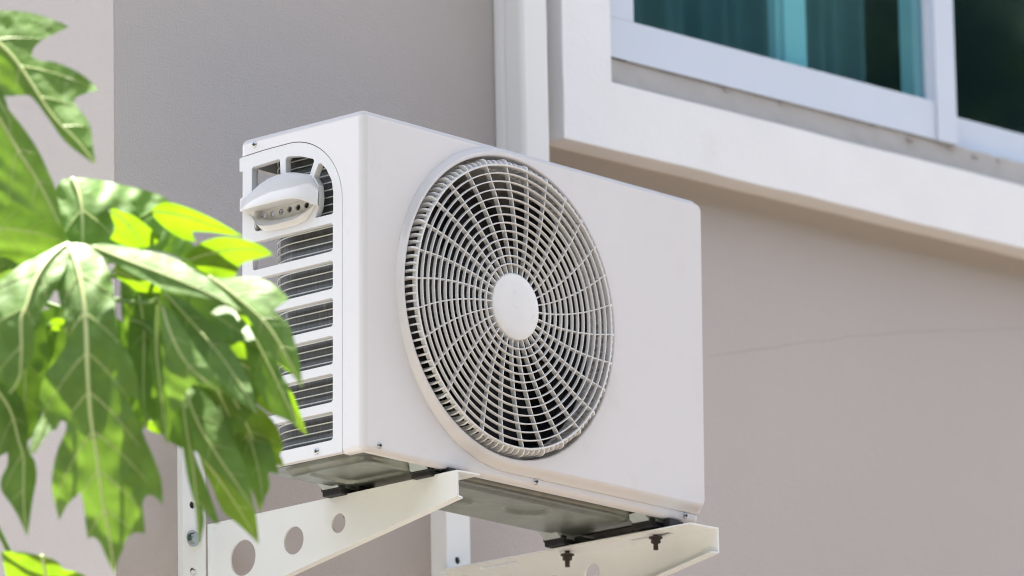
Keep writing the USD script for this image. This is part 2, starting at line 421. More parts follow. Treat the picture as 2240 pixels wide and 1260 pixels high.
# rear sash
part(win, 'bottom_rail', box(2.1135, 2.90, 0.003, 0.030, 0.9630, 1.0218), M['aluminium_white'])
part(win, 'stile', box(2.052, 2.1130, 0.018, 0.050, 0.9585, 2.04), M['mullion'])
part(win, 'stile', box(2.85, 2.899, 0.0035, 0.0295, 1.022, 2.04), M['aluminium_white'])
part(win, 'pane', pane(2.1132, 2.8501, 0.0165, 1.0216, 2.03), M['glass'])
part(win, 'mullion', cat(box(1.700, 1.760, 0.030, 0.060, 0.958, 2.04), box(1.6885, 1.6995, 0.042, 0.060, 0.958, 2.04)), M['mullion'])
# the dark room behind the panes
rl = box(0.6, 3.6, 0.165, 1.25, 0.3, 2.35)
rl.invert()
keep = np.abs(rl.triangles_center[:, 1] - 0.165) > 1e-4
rl.update_faces(keep)
part(house, 'room', rl, M['room_paint'])
cx = np.linspace(1.15, 2.16, 150)
cy = 0.24 + 0.011 * np.sin(cx * 46) + 0.008 * np.sin(cx * 113 + 1)
P = np.stack([np.stack([cx, cy, np.full_like(cx, z)], 1) for z in (0.5, 1.2, 2.2)], 1)
cc = grid_mesh(P)
cb = thing('curtain', 'grey pleated curtain hanging behind the left window pane', 'curtain')
part(cb, 'cloth', cc, M['curtain'], smooth=True)

# ------------------------------------------------------------------ pipe cover on the wall
duct = thing('pipe_cover', 'tall white plastic pipe cover on the wall between the air conditioner and window', 'pipe cover')
zt, zb = 2.38, 0.25
base = rounded([(0.8925, -0.001), (0.9600, -0.001), (0.9600, -0.0285), (0.8925, -0.0285)], 0.004)
left = sg.Polygon([(0.8925, -0.002), (0.8905, -0.010), (0.8905, -0.022), (0.8925, -0.0283)])
base = unary_union([base, left])
part(duct, 'back_channel', axes(extrude(base, zt - zb), (1, 0, 0), (0, 1, 0), (0, 0, 1), (0, 0, zb)), M['duct_plastic'], smooth=30)
cov = rounded([(0.8915, -0.0297), (0.9592, -0.0297), (0.9592, -0.0705), (0.8915, -0.0705)], 0.009, 8)
cov = unary_union([cov, sg.box(0.8915, -0.045, 0.9592, -0.0297)])
part(duct, 'front_cover', axes(extrude(cov, zt - zb), (1, 0, 0), (0, 1, 0), (0, 0, 1), (0, 0, zb)), M['duct_plastic'], smooth=30)
part(duct, 'seam', box(0.894, 0.957, -0.0299, -0.0281, zb + .01, zt - .01), M['gap'])

# ------------------------------------------------------------------ wall brackets
def c_arm(xw, sgn, y_root, y_tip, z_root, z_tip, web_tip, holes, top_w, t=0.003, slot=False):
    """a tapered C channel: web in the plane x = xw, flanges towards sgn"""
    def ztop(y):
        return z_root + (z_tip - z_root) * (y - y_root) / (y_tip - y_root)
    zb_tip = z_tip - web_tip
    bend = y_tip + 0.004

    def zbot(y):
        return zb_tip - 0.1803 * (y - y_tip)
    web = sg.Polygon([(y_root, ztop(y_root)), (y_tip, z_tip), (y_tip, zb_tip), (y_root, zbot(y_root))])
    for (hy, hz, hr) in holes:
        web = web.difference(sg.Point(hy, hz).buffer(hr, 32))
    w = extrude(web, t)
    ox = xw if sgn > 0 else xw - t
    w = axes(w, (0, 1, 0), (0, 0, 1), (1, 0, 0), (ox, 0, 0))
    tf = sg.box(0, 0, top_w, 1)
    L = abs(y_tip - y_root)
    fl = sg.Polygon([(0, 0), (top_w, 0), (top_w, L - 0.0), (0, L)])
    if slot:
        for a in (0.06, L - 0.16):
            fl = fl.difference(sg.box(top_w * .42, a, top_w * .42 + .011, a + .085).buffer(.002))
    f = extrude(fl, t)
    d = np.array([0, y_tip - y_root, z_tip - z_root]); d /= np.linalg.norm(d)
    n = np.cross(d, [sgn, 0, 0]); n = n if n[2] > 0 else -n
    f = axes(f, (sgn, 0, 0), d, n, (xw + sgn * t * 0.0, y_root, z_root - t * 0.999 + 0.0002))
    d2 = np.array([0, y_tip - y_root, zb_tip - zbot(y_root)]); L2 = np.linalg.norm(d2); d2 /= L2
    n2 = np.cross(d2, [sgn, 0, 0]); n2 = n2 if n2[2] > 0 else -n2
    fb = extrude(sg.Polygon([(0, 0), (0.016, 0), (0.016, L2 - .004), (0, L2)]), t)
    fb = axes(fb, (sgn, 0, 0), d2, n2, (xw, y_root, zbot(y_root) - 0.0002))
    return tm(mf(w) + mf(f) + mf(fb))


def hex_bolt(c, r, h, axis=(0, -1, 0)):
    a = np.asarray(axis, float)
    hexa = trimesh.creation.cylinder(radius=r, height=h, sections=6)
    dome_ = trimesh.creation.cylinder(radius=r * 0.82, height=h * 1.12, sections=20)
    m = cat(hexa, dome_)
    m.apply_transform(trimesh.geometry.align_vectors([0, 0, 1], a))
    m.apply_translation(np.asarray(c) + a * h / 2)
    return m


def washer(c, r, h, axis=(0, -1, 0)):
    a = np.asarray(axis, float)
    m = trimesh.creation.cylinder(radius=r, height=h, sections=32)
    m.apply_transform(trimesh.geometry.align_vectors([0, 0, 1], a))
    m.apply_translation(np.asarray(c) + a * h / 2)
    return m


# left bracket
XL = 0.1806
brl = thing('wall_bracket', 'white steel wall bracket under the grille end, three round holes in its arm', 'bracket')
face = sg.box(0.1280, -0.55, 0.1800, 0.17)
for z in (0.0135, -0.0965, -0.18, -0.26, 0.09):
    face = face.difference(sg.Point(0.150, z).buffer(0.0058, 16))
rail = axes(extrude(face, 0.003), (1, 0, 0), (0, 0, 1), (0, -1, 0), (0, -0.0095, 0))
part(brl, 'rail', cat(rail, box(0.1772, 0.1802, -0.0094, -0.0005, -0.549, 0.169), box(0.1281, 0.1305, -0.0094, -0.0005, -0.549, 0.169)), M['bracket_paint'])
part(brl, 'arm', c_arm(XL, 1, -0.016, -0.5897, -0.0155, -0.0125, 0.0425, ((-0.0992, -0.0828, 0.0295), (-0.2181, -0.0714, 0.0228), (-0.3217, -0.0582, 0.0158)), 0.052), M['bracket_paint'])
bl = part(brl, 'bolt', hex_bolt((0.150, -0.0150, -0.042), 0.0098, 0.0075), M['zinc'], smooth=25)
part(bl, 'washer', washer((0.150, -0.0126, -0.042), 0.0135, 0.0022), M['zinc'], smooth=25)
part(brl, 'screw', cat(washer((0.1505, -0.0085, -0.0985), 0.0045, 0.004), cyl([0.146, -0.0128, -0.103], [0.156, -0.0128, -0.095], 0.0022, 10)), M['bracket_paint'], smooth=25)

# right bracket
XR = 0.7745
brr = thing('wall_bracket', 'white steel wall bracket under the far end, open channel side in view', 'bracket')
face = sg.box(0.7185, -0.55, 0.7735, 0.17)
for z in (-0.010, -0.10, -0.20, 0.09):
    face = face.difference(sg.Point(0.742, z).buffer(0.0062, 16))
rail = axes(extrude(face, 0.003), (1, 0, 0), (0, 0, 1), (0, -1, 0), (0, -0.0345, 0))
part(brr, 'rail', cat(rail, box(0.7155, 0.7183, -0.0375, -0.0005, -0.549, 0.169), box(0.7705, 0.7733, -0.0344, -0.0005, -0.549, 0.169)), M['bracket_paint'])
part(brr, 'arm', c_arm(XR, -1, -0.036, -0.606, -0.030, -0.0335, 0.0425, ((-0.1205, -0.097, 0.0295), (-0.230, -0.083, 0.0228), (-0.3225, -0.0700, 0.0170)), 0.070, slot=True), M['bracket_paint'])
part(brr, 'bolt', hex_bolt((0.742, -0.0376, -0.070), 0.0098, 0.0075), M['zinc'], smooth=25)

# ------------------------------------------------------------------ air conditioner (local frame: u along the front, v into depth, w up)
AL, BE = 0.0270, 0.0181
F0 = 0.5634
Rb = np.array([[math.cos(BE), 0, math.sin(BE)], [0, 1, 0], [-math.sin(BE), 0, math.cos(BE)]])
Ra = np.array([[math.cos(AL), -math.sin(AL), 0], [math.sin(AL), math.cos(AL), 0], [0, 0, 1]])
T = np.eye(4); T[:3, :3] = (Ra @ Rb).T; T[3, :3] = (0, -F0, 0)
ac = thing('air_conditioner', 'white outdoor air conditioner unit with round fan grille on two wall brackets', 'air conditioner', matrix=T)
W, D, H = 0.80, 0.276, 0.552
CU, CW, RH = 0.3318, 0.2840, 0.2475

# casing shell
r = 0.012
sp = m3.Manifold.sphere(r, 48)
outer = m3.Manifold.batch_hull([sp.translate([x, y, z]) for x in (r, W - r) for y in (r, D - r) for z in (r * .8, H - r)])
outer = outer ^ mbox(-1, 2, -1, D - 0.003, 0.0, 2)
ri = 0.0105
si = m3.Manifold.sphere(ri, 32)
inner = m3.Manifold.batch_hull([si.translate([x, y, z]) for x in (0.0017 + ri, W - 0.0017 - ri) for y in (0.0017 + ri, D) for z in (0.0015 + ri, H - 0.0017 - ri)])
shell = outer - (inner ^ mbox(-1, 2, -1, D - 0.016, -1, 2))
shell -= mbox(0.016, W - 0.016, 0.016, 1.0, -1, 0.02)
shell -= mbox(0.004, 0.60, 0.2, 1.0, 0.012, H - 0.047)
cyl_h = m3.Manifold.cylinder(0.2, RH + 0.003, RH + 0.003, 160).rotate([90, 0, 0]).translate([CU, 0.1, CW])
shell -= cyl_h


def arch_poly(e=0.0, tabs=True):
    a = np.radians(np.linspace(0, 90, 40))
    cv, cw_, rv, rw = 0.165, 0.410, 0.1195 - e, 0.1160 - e
    pts = [(cv - rv * math.cos(t), cw_ + rw * math.sin(t)) for t in a]
    back = [(0.22, 0.5255 - e), (0.2685, 0.5230 - e)]
    pts = [(cv - rv, -0.02 if e == 0 else 0.003)] + pts + back
    if tabs:
        pts += [(0.2762, 0.5222 - e), (0.2762, 0.4995), (0.2725, 0.4978), (0.2690, 0.4990), (0.2690, 0.4555), (0.2752, 0.4530), (0.2752, 0.4330), (0.2690, 0.4310), (0.2690, 0.003)]
    else:
        pts += [(0.30, 0.5255), (0.30, -0.02)]
    return sg.Polygon(pts)


arch = axes(extrude(arch_poly(0.0, tabs=False), 0.03), (0, 1, 0), (0, 0, 1), (1, 0, 0), (-0.010, 0, 0))
shell -= mf(arch)

# raised front: a plate with a round left end that runs to the right edge
NT = 140
def outline(rad, top, bot, rgt, rc, cu=CU, cw=CW):
    a = np.radians(np.linspace(90, 270, NT))
    pts = [(cu + rad * math.cos(t), cw + (top - cw) * math.sin(t) if math.sin(t) > 0 else cw + (cw - bot) * math.sin(t)) for t in a]
    for t in np.linspace(0.02, 1, 30):
        pts.append((cu + (rgt - rc - cu) * t, bot))
    for t in np.radians(np.linspace(-90, 0, 14))[1:]:
        pts.append((rgt - rc + rc * math.cos(t), bot + rc + rc * math.sin(t)))
    for t in np.linspace(0.02, 1, 30):
        pts.append((rgt, bot + rc + (top - bot - 2 * rc) * t))
    for t in np.radians(np.linspace(0, 90, 14))[1:]:
        pts.append((rgt - rc + rc * math.cos(t), top - rc + rc * math.sin(t)))
    for t in np.linspace(0.02, 1, 30)[:-1]:
        pts.append((rgt - rc + (cu - rgt + rc) * t, top))
    return np.array(pts)


HB = 0.0108
OB = outline(0.2590, 0.5485, 0.0135, 0.8012, 0.012)
OT = outline(0.2515, 0.5390, 0.0312, 0.8006, 0.010)
rows = [np.column_stack([OB[:, 0], np.full(len(OB), 0.012), OB[:, 1]])]
for s in np.linspace(0, 1, 9):
    q = OB + (OT - OB) * s
    rows.append(np.column_stack([q[:, 0], np.full(len(q), -0.00015 - (HB - .00015) * (s * s * (3 - 2 * s))), q[:, 1]]))
strip = grid_mesh(np.stack(rows, 1), closed_u=True)
flat2, ff = trimesh.creation.triangulate_polygon(sg.Polygon(OT).difference(sg.Point(CU, CW).buffer(RH + 0.003, 64)), engine='earcut')
flat = trimesh.Trimesh(np.column_stack([flat2[:, 0], np.full(len(flat2), -HB), flat2[:, 1]]), ff, process=False)
ang = np.linspace(0, 2 * np.pi, 257)[:-1]
prof = [(RH + 0.003, -HB)] + [(RH + 0.003 - 0.003 * math.sin(t), -HB + 0.003 - 0.003 * math.cos(t)) for t in np.radians((20, 45, 70, 90))] + [(RH, 0.012), (RH, 0.034)]
lip = grid_mesh(np.stack([np.column_stack([CU + rr * np.cos(ang), np.full(256, vv), CW + rr * np.sin(ang)]) for rr, vv in prof], 1), closed_u=True)
for m_ in (strip, flat, lip):
    pass
if flat.face_normals[:, 1].mean() > 0:
    flat.invert()
front = trimesh.util.concatenate([strip, flat, lip])
front.merge_vertices(digits_vertex=6)
trimesh.repair.fix_normals(front, multibody=False)
part(ac, 'casing', tm(shell), M['ac_paint'], smooth=28)
part(ac, 'front_panel', front, M['ac_paint'], smooth=50)

# side grille with slots
gp_ = arch_poly(0.0012)
PK = (0.1180, 0.2420, 0.3930, 0.4330)     # pocket of the handle: v0, v1, w0, w1
slots = []
for k in range(6):
    b0 = 0.0257 + 0.0611 * k
    slots.append(rounded([(0.0672, b0), (0.2455, b0 - 0.0015), (0.2455, b0 + 0.0450), (0.0672, b0 + 0.0460)], 0.0050))
dome_poly = sg.Polygon([(0.2684, 0.4488), (0.2406, 0.4573), (0.2235, 0.4665), (0.2080, 0.4728), (0.1862, 0.4770), (0.1565, 0.4760), (0.1209, 0.4665), (0.1085, 0.4595), (0.0990, 0.4450), (0.0968, 0.4250), (0.0990, 0.4080), (0.1060, 0.3930), (0.2684, 0.3930)])
s1 = rounded([(0.2480, 0.5010), (0.1850, 0.5035), (0.1832, 0.4700), (0.2480, 0.4500)], 0.004).difference(dome_poly)
s2 = rounded([(0.1722, 0.5005), (0.1690, 0.5040), (0.1423, 0.5003), (0.1110, 0.4900), (0.1085, 0.4860), (0.1205, 0.4600), (0.1712, 0.4600)], 0.004).difference(dome_poly)
s3 = rounded([(0.1097, 0.4597), (0.0987, 0.4795), (0.0935, 0.4795), (0.0814, 0.4670), (0.0700, 0.4470), (0.0666, 0.4278), (0.0666, 0.3918), (0.1061, 0.3918), (0.1061, 0.45)], 0.004).difference(dome_poly)
for s in (s1, s2, s3):
    s = s.buffer(-0.002).buffer(0.002)
    slots.append(s)
for s in slots:
    gp_ = gp_.difference(s)
gp_ = gp_.difference(rounded([(PK[0], PK[2]), (PK[1], PK[2]), (PK[1], PK[3]), (PK[0], PK[3])], 0.008))
GT = 0.0115
geoms = gp_.geoms if hasattr(gp_, 'geoms') else [gp_]
sg_mesh = cat([extrude(q, GT) for q in geoms if q.area > 1e-5])
sgrille = part(ac, 'side_grille', axes(sg_mesh, (0, 1, 0), (0, 0, 1), (1, 0, 0), (0.0004, 0, 0)), M['ac_plastic'])
part(ac, 'seam', axes(extrude(arch_poly(-0.0006, tabs=False).buffer(-0.0004).difference(arch_poly(0.0030, tabs=False)).difference(sg.box(0.262, -1, 1, 1)).difference(sg.box(-1, -1, 1, 0.004)), 0.004), (0, 1, 0), (0, 0, 1), (1, 0, 0), (0.0020, 0, 0)), M['gap'])

# grab handle on the side grille: dome over a pocket
nv = 48
tt = np.linspace(0, 1, nv)
hv0, hv1 = 0.0965, 0.2684
vs = hv0 + (hv1 - hv0) * tt
top_c = np.interp(vs, [0.0965, 0.0992, 0.1085, 0.1209, 0.1565, 0.1862, 0.2080, 0.2235, 0.2406, 0.2684], [0.4250, 0.4450, 0.4595, 0.4665, 0.4760, 0.4770, 0.4728, 0.4665, 0.4573, 0.4488])
bump_p = np.interp(vs, [0.0965, 0.1010, 0.1080, 0.1200, 0.145, 0.20, 0.235, 0.252, 0.2684], [0.0, 0.007, 0.0145, 0.0225, 0.0265, 0.0275, 0.0250, 0.018, 0.0030])
lip_w = np.interp(vs, [0.0965, 0.1080, 0.1200, 0.1400, 0.22, 0.2500, 0.2684], [0.4080, 0.4170, 0.4245, 0.4275, 0.4270, 0.4285, 0.4330])
from scipy.ndimage import gaussian_filter1d
top_c, bump_p, lip_w = (gaussian_filter1d(x, 2.2, mode='nearest') for x in (top_c, bump_p, lip_w))
rowsP = []
for i in range(nv):
    row = []
    for s in np.linspace(0, 1, 18):                      # panel up to the lip
        o = bump_p[i] * math.sin(s * math.pi / 2) ** 0.75
        w_ = top_c[i] + (lip_w[i] - top_c[i]) * (1 - math.cos(s * math.pi / 2)) ** 0.9
        row.append((-o, vs[i], w_))
    inside = np.interp(vs[i], [0.1100, 0.1260, 0.232, 0.250], [0.0, 1.0, 1.0, 0.0])
    o = bump_p[i]
    row.append((-o + 0.0012 * min(1, o / .01), vs[i], lip_w[i] - 0.0022 * min(1, o / .01)))
    row.append((-o + 0.0035 * min(1, o / .01), vs[i], lip_w[i] - 0.0016 * min(1, o / .01)))
    for s in np.linspace(0.15, 1, 8):                    # ceiling of the pocket
        oo = -(o - 0.0035 * min(1, o / .01)) * (1 - s) + (0.0145 * inside) * s
        row.append((oo, vs[i], lip_w[i] - 0.0016 * min(1, o / .01) + 0.0040 * s * inside))
    rowsP.append(row)
dome_m = grid_mesh(np.array(rowsP))
dome_m.merge_vertices()
handle = part(ac, 'handle', dome_m, M['ac_plastic'], smooth=55)
plate = rounded([(PK[0] - 0.004, PK[2] + 0.004), (PK[1] + 0.006, PK[2] + 0.004), (PK[1] + 0.006, 0.4360), (PK[0] - 0.004, 0.4360)], 0.006)
for k in range(6):
    plate = plate.difference(sg.Point(0.2325 - 0.0188 * k, 0.4208).buffer(0.0050, 16))
part(handle, 'pocket_plate', axes(extrude(plate, 0.0025), (0, 1, 0), (0, 0, 1), (1, 0, 0), (0.0135, 0, 0)), M['ac_plastic'])
lowP = []
lv = np.linspace(0.1000, 0.2560, 44)
for v_ in lv:
    e = np.interp(v_, [0.1000, 0.1250, 0.2200, 0.2560], [0, 1, 1, 0]); e = e * e * (3 - 2 * e)
    wl = np.interp(v_, lv, gaussian_filter1d(np.interp(lv, [0.1000, 0.1200, 0.150, 0.200, 0.2280, 0.2560], [0.4200, 0.4075, 0.4025, 0.4025, 0.4075, 0.4270]), 3.0, mode='nearest'))
    out = 0.0105 * e
    row = [(0.0140 * e, v_, wl + 0.007 * e), (0.0100 * e, v_, wl + 0.004 * e), (0.003 * e, v_, wl + 0.0020 * e)]
    for s in np.linspace(0, 1, 10):
        a_ = s * math.pi
        row.append((-out * math.sin(a_ * 0.5 + 0.0) ** 0.9 * (1 if s < .5 else 1) if s <= 0.5 else -out * (1 - ((s - .5) * 2) ** 2 * (3 - 2 * (s - .5) * 2)), v_, wl - 0.0155 * s * e))
    lowP.append(row)
low_m = grid_mesh(np.array(lowP))
part(handle, 'lower_lip', low_m, M['ac_plastic'], smooth=60)
# ends of the pocket
for (va, vb) in ((0.1080, 0.1190), (0.2400, 0.2520)):
    part(handle, 'pocket_end', rbox(0.0012, 0.0150, va, vb, 0.400, 0.436, 0.002), M['ac_plastic'], smooth=30)

# condenser coil and guard wires
RBN = 0.085
cu0, cv1 = 0.030, 0.262


def coil_path(off):
    rr = RBN + off
    p = [(cu0 - off, v_) for v_ in np.linspace(0.030, cv1 - RBN, 8)]
    c = (cu0 + RBN, cv1 - RBN)
    p += [(c[0] - rr * math.cos(t), c[1] + rr * math.sin(t)) for t in np.radians(np.linspace(4, 90, 16))]
    p += [(u_, cv1 + off) for u_ in np.linspace(cu0 + RBN + 0.05, 0.76, 8)]
    return np.array(p)


outl = np.vstack([coil_path(0.0), coil_path(-0.022)[::-1]])
coil = extrude(sg.Polygon(outl), 0.508)
coil.apply_translation([0, 0, 0.016])
coil_p = part(ac, 'condenser_coil', coil, M['fins'], smooth=30)
wp = coil_path(0.0045)
for k in range(41):
    w_ = 0.026 + 0.01222 * k
    part(coil_p, 'guard_wire', tube(np.column_stack([wp[:, 0], wp[:, 1], np.full(len(wp), w_)]), 0.00115, 5), M['wire'], smooth=True)

# inside of the case
part(ac, 'partition', box(0.612, 0.6135, 0.004, 0.235, 0.018, 0.545), M['interior_metal'])
part(ac, 'back_post', box(0.0125, 0.0137, 0.2480, 0.2600, 0.004, 0.5200), M['ac_plastic'])
# fan
blades = []
for kb in range(3):
    a0 = 2 * np.pi * kb / 3 + 0.35
    rr = np.linspace(0.045, 0.228, 12); th = np.linspace(0, 1.55, 18)
    Pb = np.zeros((12, 18, 3))
    for i, ra in enumerate(rr):
        for j, t in enumerate(th):
            tw = t * (0.75 + 0.25 * i / 11) - 0.35 * (i / 11) ** 1.5
            Pb[i, j] = (CU + ra * math.cos(a0 + tw), 0.060 + 0.062 * (t / 1.55) + 0.008 * math.sin(t * 2), CW + ra * math.sin(a0 + tw))
    g1 = grid_mesh(Pb); g2 = grid_mesh(Pb + np.array([0, 0.003, 0]))
    blades.append(cat(g1, g2))
fan = part(ac, 'fan', cyl([CU, 0.050, CW], [CU, 0.135, CW], 0.050, 40), M['dark_plastic'], smooth=35)
for b in blades:
    part(fan, 'blade', b, M['dark_plastic'], smooth=True)

# round fan grille: hub, rings, swept spokes, curled teeth
VG = -0.0215
def lathe(profile, n=96):
    """profile of (radius, v), turned about the fan axis"""
    a_ = np.linspace(0, 2 * np.pi, n + 1)[:-1]
    m = grid_mesh(np.stack([np.column_stack([CU + r_ * np.cos(a_), np.full(n, v_), CW + r_ * np.sin(a_)]) for r_, v_ in profile], 1), closed_u=True)
    m.merge_vertices()
    trimesh.repair.fix_normals(m)
    return m


hub = lathe([(0.0001, VG - 0.0022), (0.020, VG - 0.0021), (0.040, VG - 0.0014), (0.0515, VG - 0.0003), (0.0542, VG + 0.0010), (0.0550, VG + 0.0030), (0.0550, VG + 0.012), (0.0530, VG + 0.012), (0.0001, VG + 0.010)])
grille = part(ac, 'fan_grille', hub, M['grille_plastic'], smooth=40)
NR = 13
for k in range(NR):
    ro = 0.0695 + (0.2315 - 0.0695) * k / (NR - 1)
    hw = 0.00112 if k < NR - 1 else 0.0017
    dp = 0.0060 if k < NR - 1 else 0.0095
    ring = lathe([(ro - hw, VG + 0.0010), (ro - hw * .55, VG + 0.0002), (ro, VG), (ro + hw * .55, VG + 0.0002), (ro + hw, VG + 0.0010), (ro + hw * .8, VG + dp), (ro - hw * .8, VG + dp), (ro - hw, VG + 0.0010)], 128)
    part(grille, 'grille_ring', ring, M['grille_plastic'], smooth=40)
NS = 30
for k in range(NS):
    th0 = math.radians(12.1 + 12.0 * k)
    rr = np.linspace(0.0535, 0.2310, 14)
    th = th0 + math.radians(10.4) * (rr - 0.0575) / 0.1735
    hw = 0.00095
    ring = []
    for (a_, v_) in ((-hw, VG + 0.0022), (hw, VG + 0.0022), (hw * .8, VG + 0.0105), (-hw * .8, VG + 0.0105)):
        dth = a_ / rr
        ring.append(np.column_stack([CU + rr * np.cos(th + dth), np.full(14, v_), CW + rr * np.sin(th + dth)]))
    P = np.stack(ring, 0)
    sp_ = grid_mesh(P, closed_u=True)
    trimesh.repair.fix_normals(sp_)
    part(grille, 'grille_spoke', sp_, M['grille_plastic'])


def tooth(th, big):
    e = 0.0042 if big else 0.0014
    o_ = [(0.2305, VG + 0.0015), (0.2330 + e * .5, VG + 0.0012), (0.2365 + e, VG + 0.0042), (0.2390 + e, VG + 0.0090), (0.2398 + e, VG + 0.0150), (0.2405 + e * .7, 0.018), (0.2405, 0.030)]
    i_ = [(0.2345, 0.030), (0.2345, 0.018), (0.2340, VG + 0.0150), (0.2330, VG + 0.0110), (0.2315, VG + 0.0085), (0.2300, VG + 0.0080)]
    p = sg.Polygon(o_ + i_)
    hw = 0.00135 if not big else 0.00160
    m = extrude(p, 2 * hw)
    er = np.array([math.cos(th), 0, math.sin(th)]); et = np.array([-math.sin(th), 0, math.cos(th)]); ev = np.array([0, 1.0, 0])
    m = axes(m, er, ev, et, np.array([CU, 0, CW]) - et * hw)
    if m.volume < 0:
        m.invert()
    return m


for k in range(120):
    th = math.radians(22.5 + 3.0 * k)
    part(grille, 'grille_tooth', tooth(th, k % 4 == 0), M['grille_plastic'])
part(grille, 'rear_ring', lathe([(0.2340, 0.026), (0.2420, 0.026), (0.2465, 0.030), (0.2465, 0.033), (0.2340, 0.033), (0.2340, 0.026)], 128), M['grille_plastic'], smooth=40)

# screws
def screw(c, n, rad=0.0052):
    n = np.asarray(n, float)
    hd = trimesh.creation.icosphere(subdivisions=3, radius=rad)
    hd.vertices[:, 2] = np.clip(hd.vertices[:, 2], 0, 1) * 0.55
    cross = cat(box(-rad * .5, rad * .5, -rad * .12, rad * .12, 0, rad * .62), box(-rad * .12, rad * .12, -rad * .5, rad * .5, 0, rad * .622))
    for m in (hd, cross):
        m.apply_transform(trimesh.geometry.align_vectors([0, 0, 1], n)); m.apply_translation(c)
    return hd, cross


for c, n in (((0.0360, -0.0003, 0.0120), (0, -1, 0)), ((0.3990, -0.0003, 0.0095), (0, -1, 0)), ((0.7640, -0.0003, 0.0085), (0, -1, 0)),
             ((0.0003, 0.2425, 0.5381), (-1, 0, 0)), ((0.0003, 0.1031, 0.0129), (-1, 0, 0))):
    hd, cr = screw(c, n)
    s_ = part(ac, 'screw', hd, M['steel'], smooth=True)
    part(s_, 'screw_recess', cr, M['dark_steel'])

# base pan with pressed relief
nx, ny = 160, 64
gu = np.linspace(0.0165, W - 0.0165, nx); gv = np.linspace(0.0165, D - 0.004, ny)
U_, V_ = np.meshgrid(gu, gv, indexing='ij')


def sd_round(u_, v_, u0, u1, v0, v1, r_):
    dx = np.maximum(np.maximum(u0 + r_ - u_, u_ - u1 + r_), 0); dy = np.maximum(np.maximum(v0 + r_ - v_, v_ - v1 + r_), 0)
    return np.hypot(dx, dy) - r_ + np.minimum(np.maximum(np.maximum(u0 + r_ - u_, u_ - u1 + r_), np.maximum(v0 + r_ - v_, v_ - v1 + r_)), 0)


def sm(x):
    x = np.clip(x, 0, 1); return x * x * (3 - 2 * x)


Wp = 0.0125 - 0.0115 * sm(-sd_round(U_, V_, 0.055, 0.745, 0.045, 0.245, 0.03) / 0.014)
Wp += 0.004 * sm(-sd_round(U_, V_, 0.07, 0.18, 0.07, 0.20, 0.02) / 0.006)
Wp += 0.005 * sm(-sd_round(U_, V_, 0.24, 0.70, 0.062, 0.085, 0.011) / 0.006)
Wp += 0.0045 * sm((0.045 - np.hypot(U_ - 0.52, (V_ - 0.13) * 1.2)) / 0.008)
Wp -= 0.004 * sm((0.022 - np.hypot(U_ - 0.40, V_ - 0.165)) / 0.006)
pan = grid_mesh(np.stack([U_, V_, Wp], -1))
pan_rim = [box(0.0165, W - 0.0165, 0.0155, 0.0167, 0.0030, 0.0130), box(0.0155, 0.0165, 0.0165, D - 0.004, 0.0030, 0.0130)]
pan_p = part(ac, 'base_pan', pan, M['galvanized'], smooth=True)
part(pan_p, 'pan_rim', cat(pan_rim), M['galvanized'])

# feet: folded metal foot, rubber mount, bolt
for (u_, v_, wb) in ((0.2050, 0.040, -0.0075), (0.2050, 0.236, -0.0075), (0.735, 0.040, -0.0115), (0.735, 0.236, -0.0125)):
    ft = sg.Polygon([(-0.052, 0.012), (0.052, 0.012), (0.036, 0.0), (-0.036, 0.0)])
    f_ = extrude(ft, 0.036)
    f_ = axes(f_, (1, 0, 0), (0, 0, 1), (0, -1, 0), (u_, v_ + 0.018, wb + 0.0060))
    fp = part(ac, 'foot', f_, M['foot_metal'])
    part(fp, 'rubber_mount', cat(rbox(u_ - 0.034, u_ + 0.034, v_ - 0.021, v_ + 0.021, wb - 0.0046, wb + 0.0058, 0.002), rbox(u_ - 0.036, u_ - 0.024, v_ - 0.022, v_ + 0.022, wb + 0.003, wb + 0.0105, 0.002),
                                  rbox(u_ - 0.012, u_ + 0.026, v_ - 0.040, v_ - 0.026, wb - 0.002, wb + 0.0095, 0.0025)), M['rubber'], smooth=30)
    part(fp, 'bolt', cat(cyl([u_, v_, wb - 0.036], [u_, v_, wb + 0.01], 0.0042, 12), washer((u_, v_, wb - 0.0145), 0.0115, 0.0022, (0, 0, -1)), hex_bolt((u_, v_, wb - 0.0165), 0.0082, 0.008, (0, 0, -1))), M['dark_steel'])

# ------------------------------------------------------------------ papaya plant (leaf frame: a right, b up, n towards the street, in centimetre-like leaf units)
LU = 0.00064120                                   # metres per leaf unit
PR = np.array([0.6958, -0.7180, -0.0188]); PU = np.array([-0.1498, -0.1707, 0.9739]); PN = np.array([-0.7024, -0.6748, -0.2263])
P0 = np.array([-0.945, -1.0697, -0.0217])
plant = thing('papaya_plant', 'papaya plant with broad lobed bright green leaves in front of the air conditioner', 'plant')


def to_world(x, y, d):
    return P0 + LU * (np.asarray(x, float)[..., None] - 300) * PR + LU * (700 - np.asarray(y, float)[..., None]) * PU + LU * np.asarray(d, float)[..., None] * PN


def smooth_outline(pts, n=2):
    p = np.asarray(pts, float)
    for _ in range(n):
        q = np.roll(p, -1, 0)
        d_in, d_out = p - np.roll(p, 1, 0), q - p
        ca = (d_in * d_out).sum(1) / (np.linalg.norm(d_in, axis=1) * np.linalg.norm(d_out, axis=1) + 1e-9)
        sharp = ca < 0.15                                  # tips stay pointed
        new = []
        for i in range(len(p)):
            j = (i + 1) % len(p)
            a_, b_ = p[i], p[j]
            new.append(a_ if sharp[i] else a_ * .75 + b_ * .25)
            if not sharp[j]:
                new.append(a_ * .25 + b_ * .75)
        p = np.array(new)
    return p


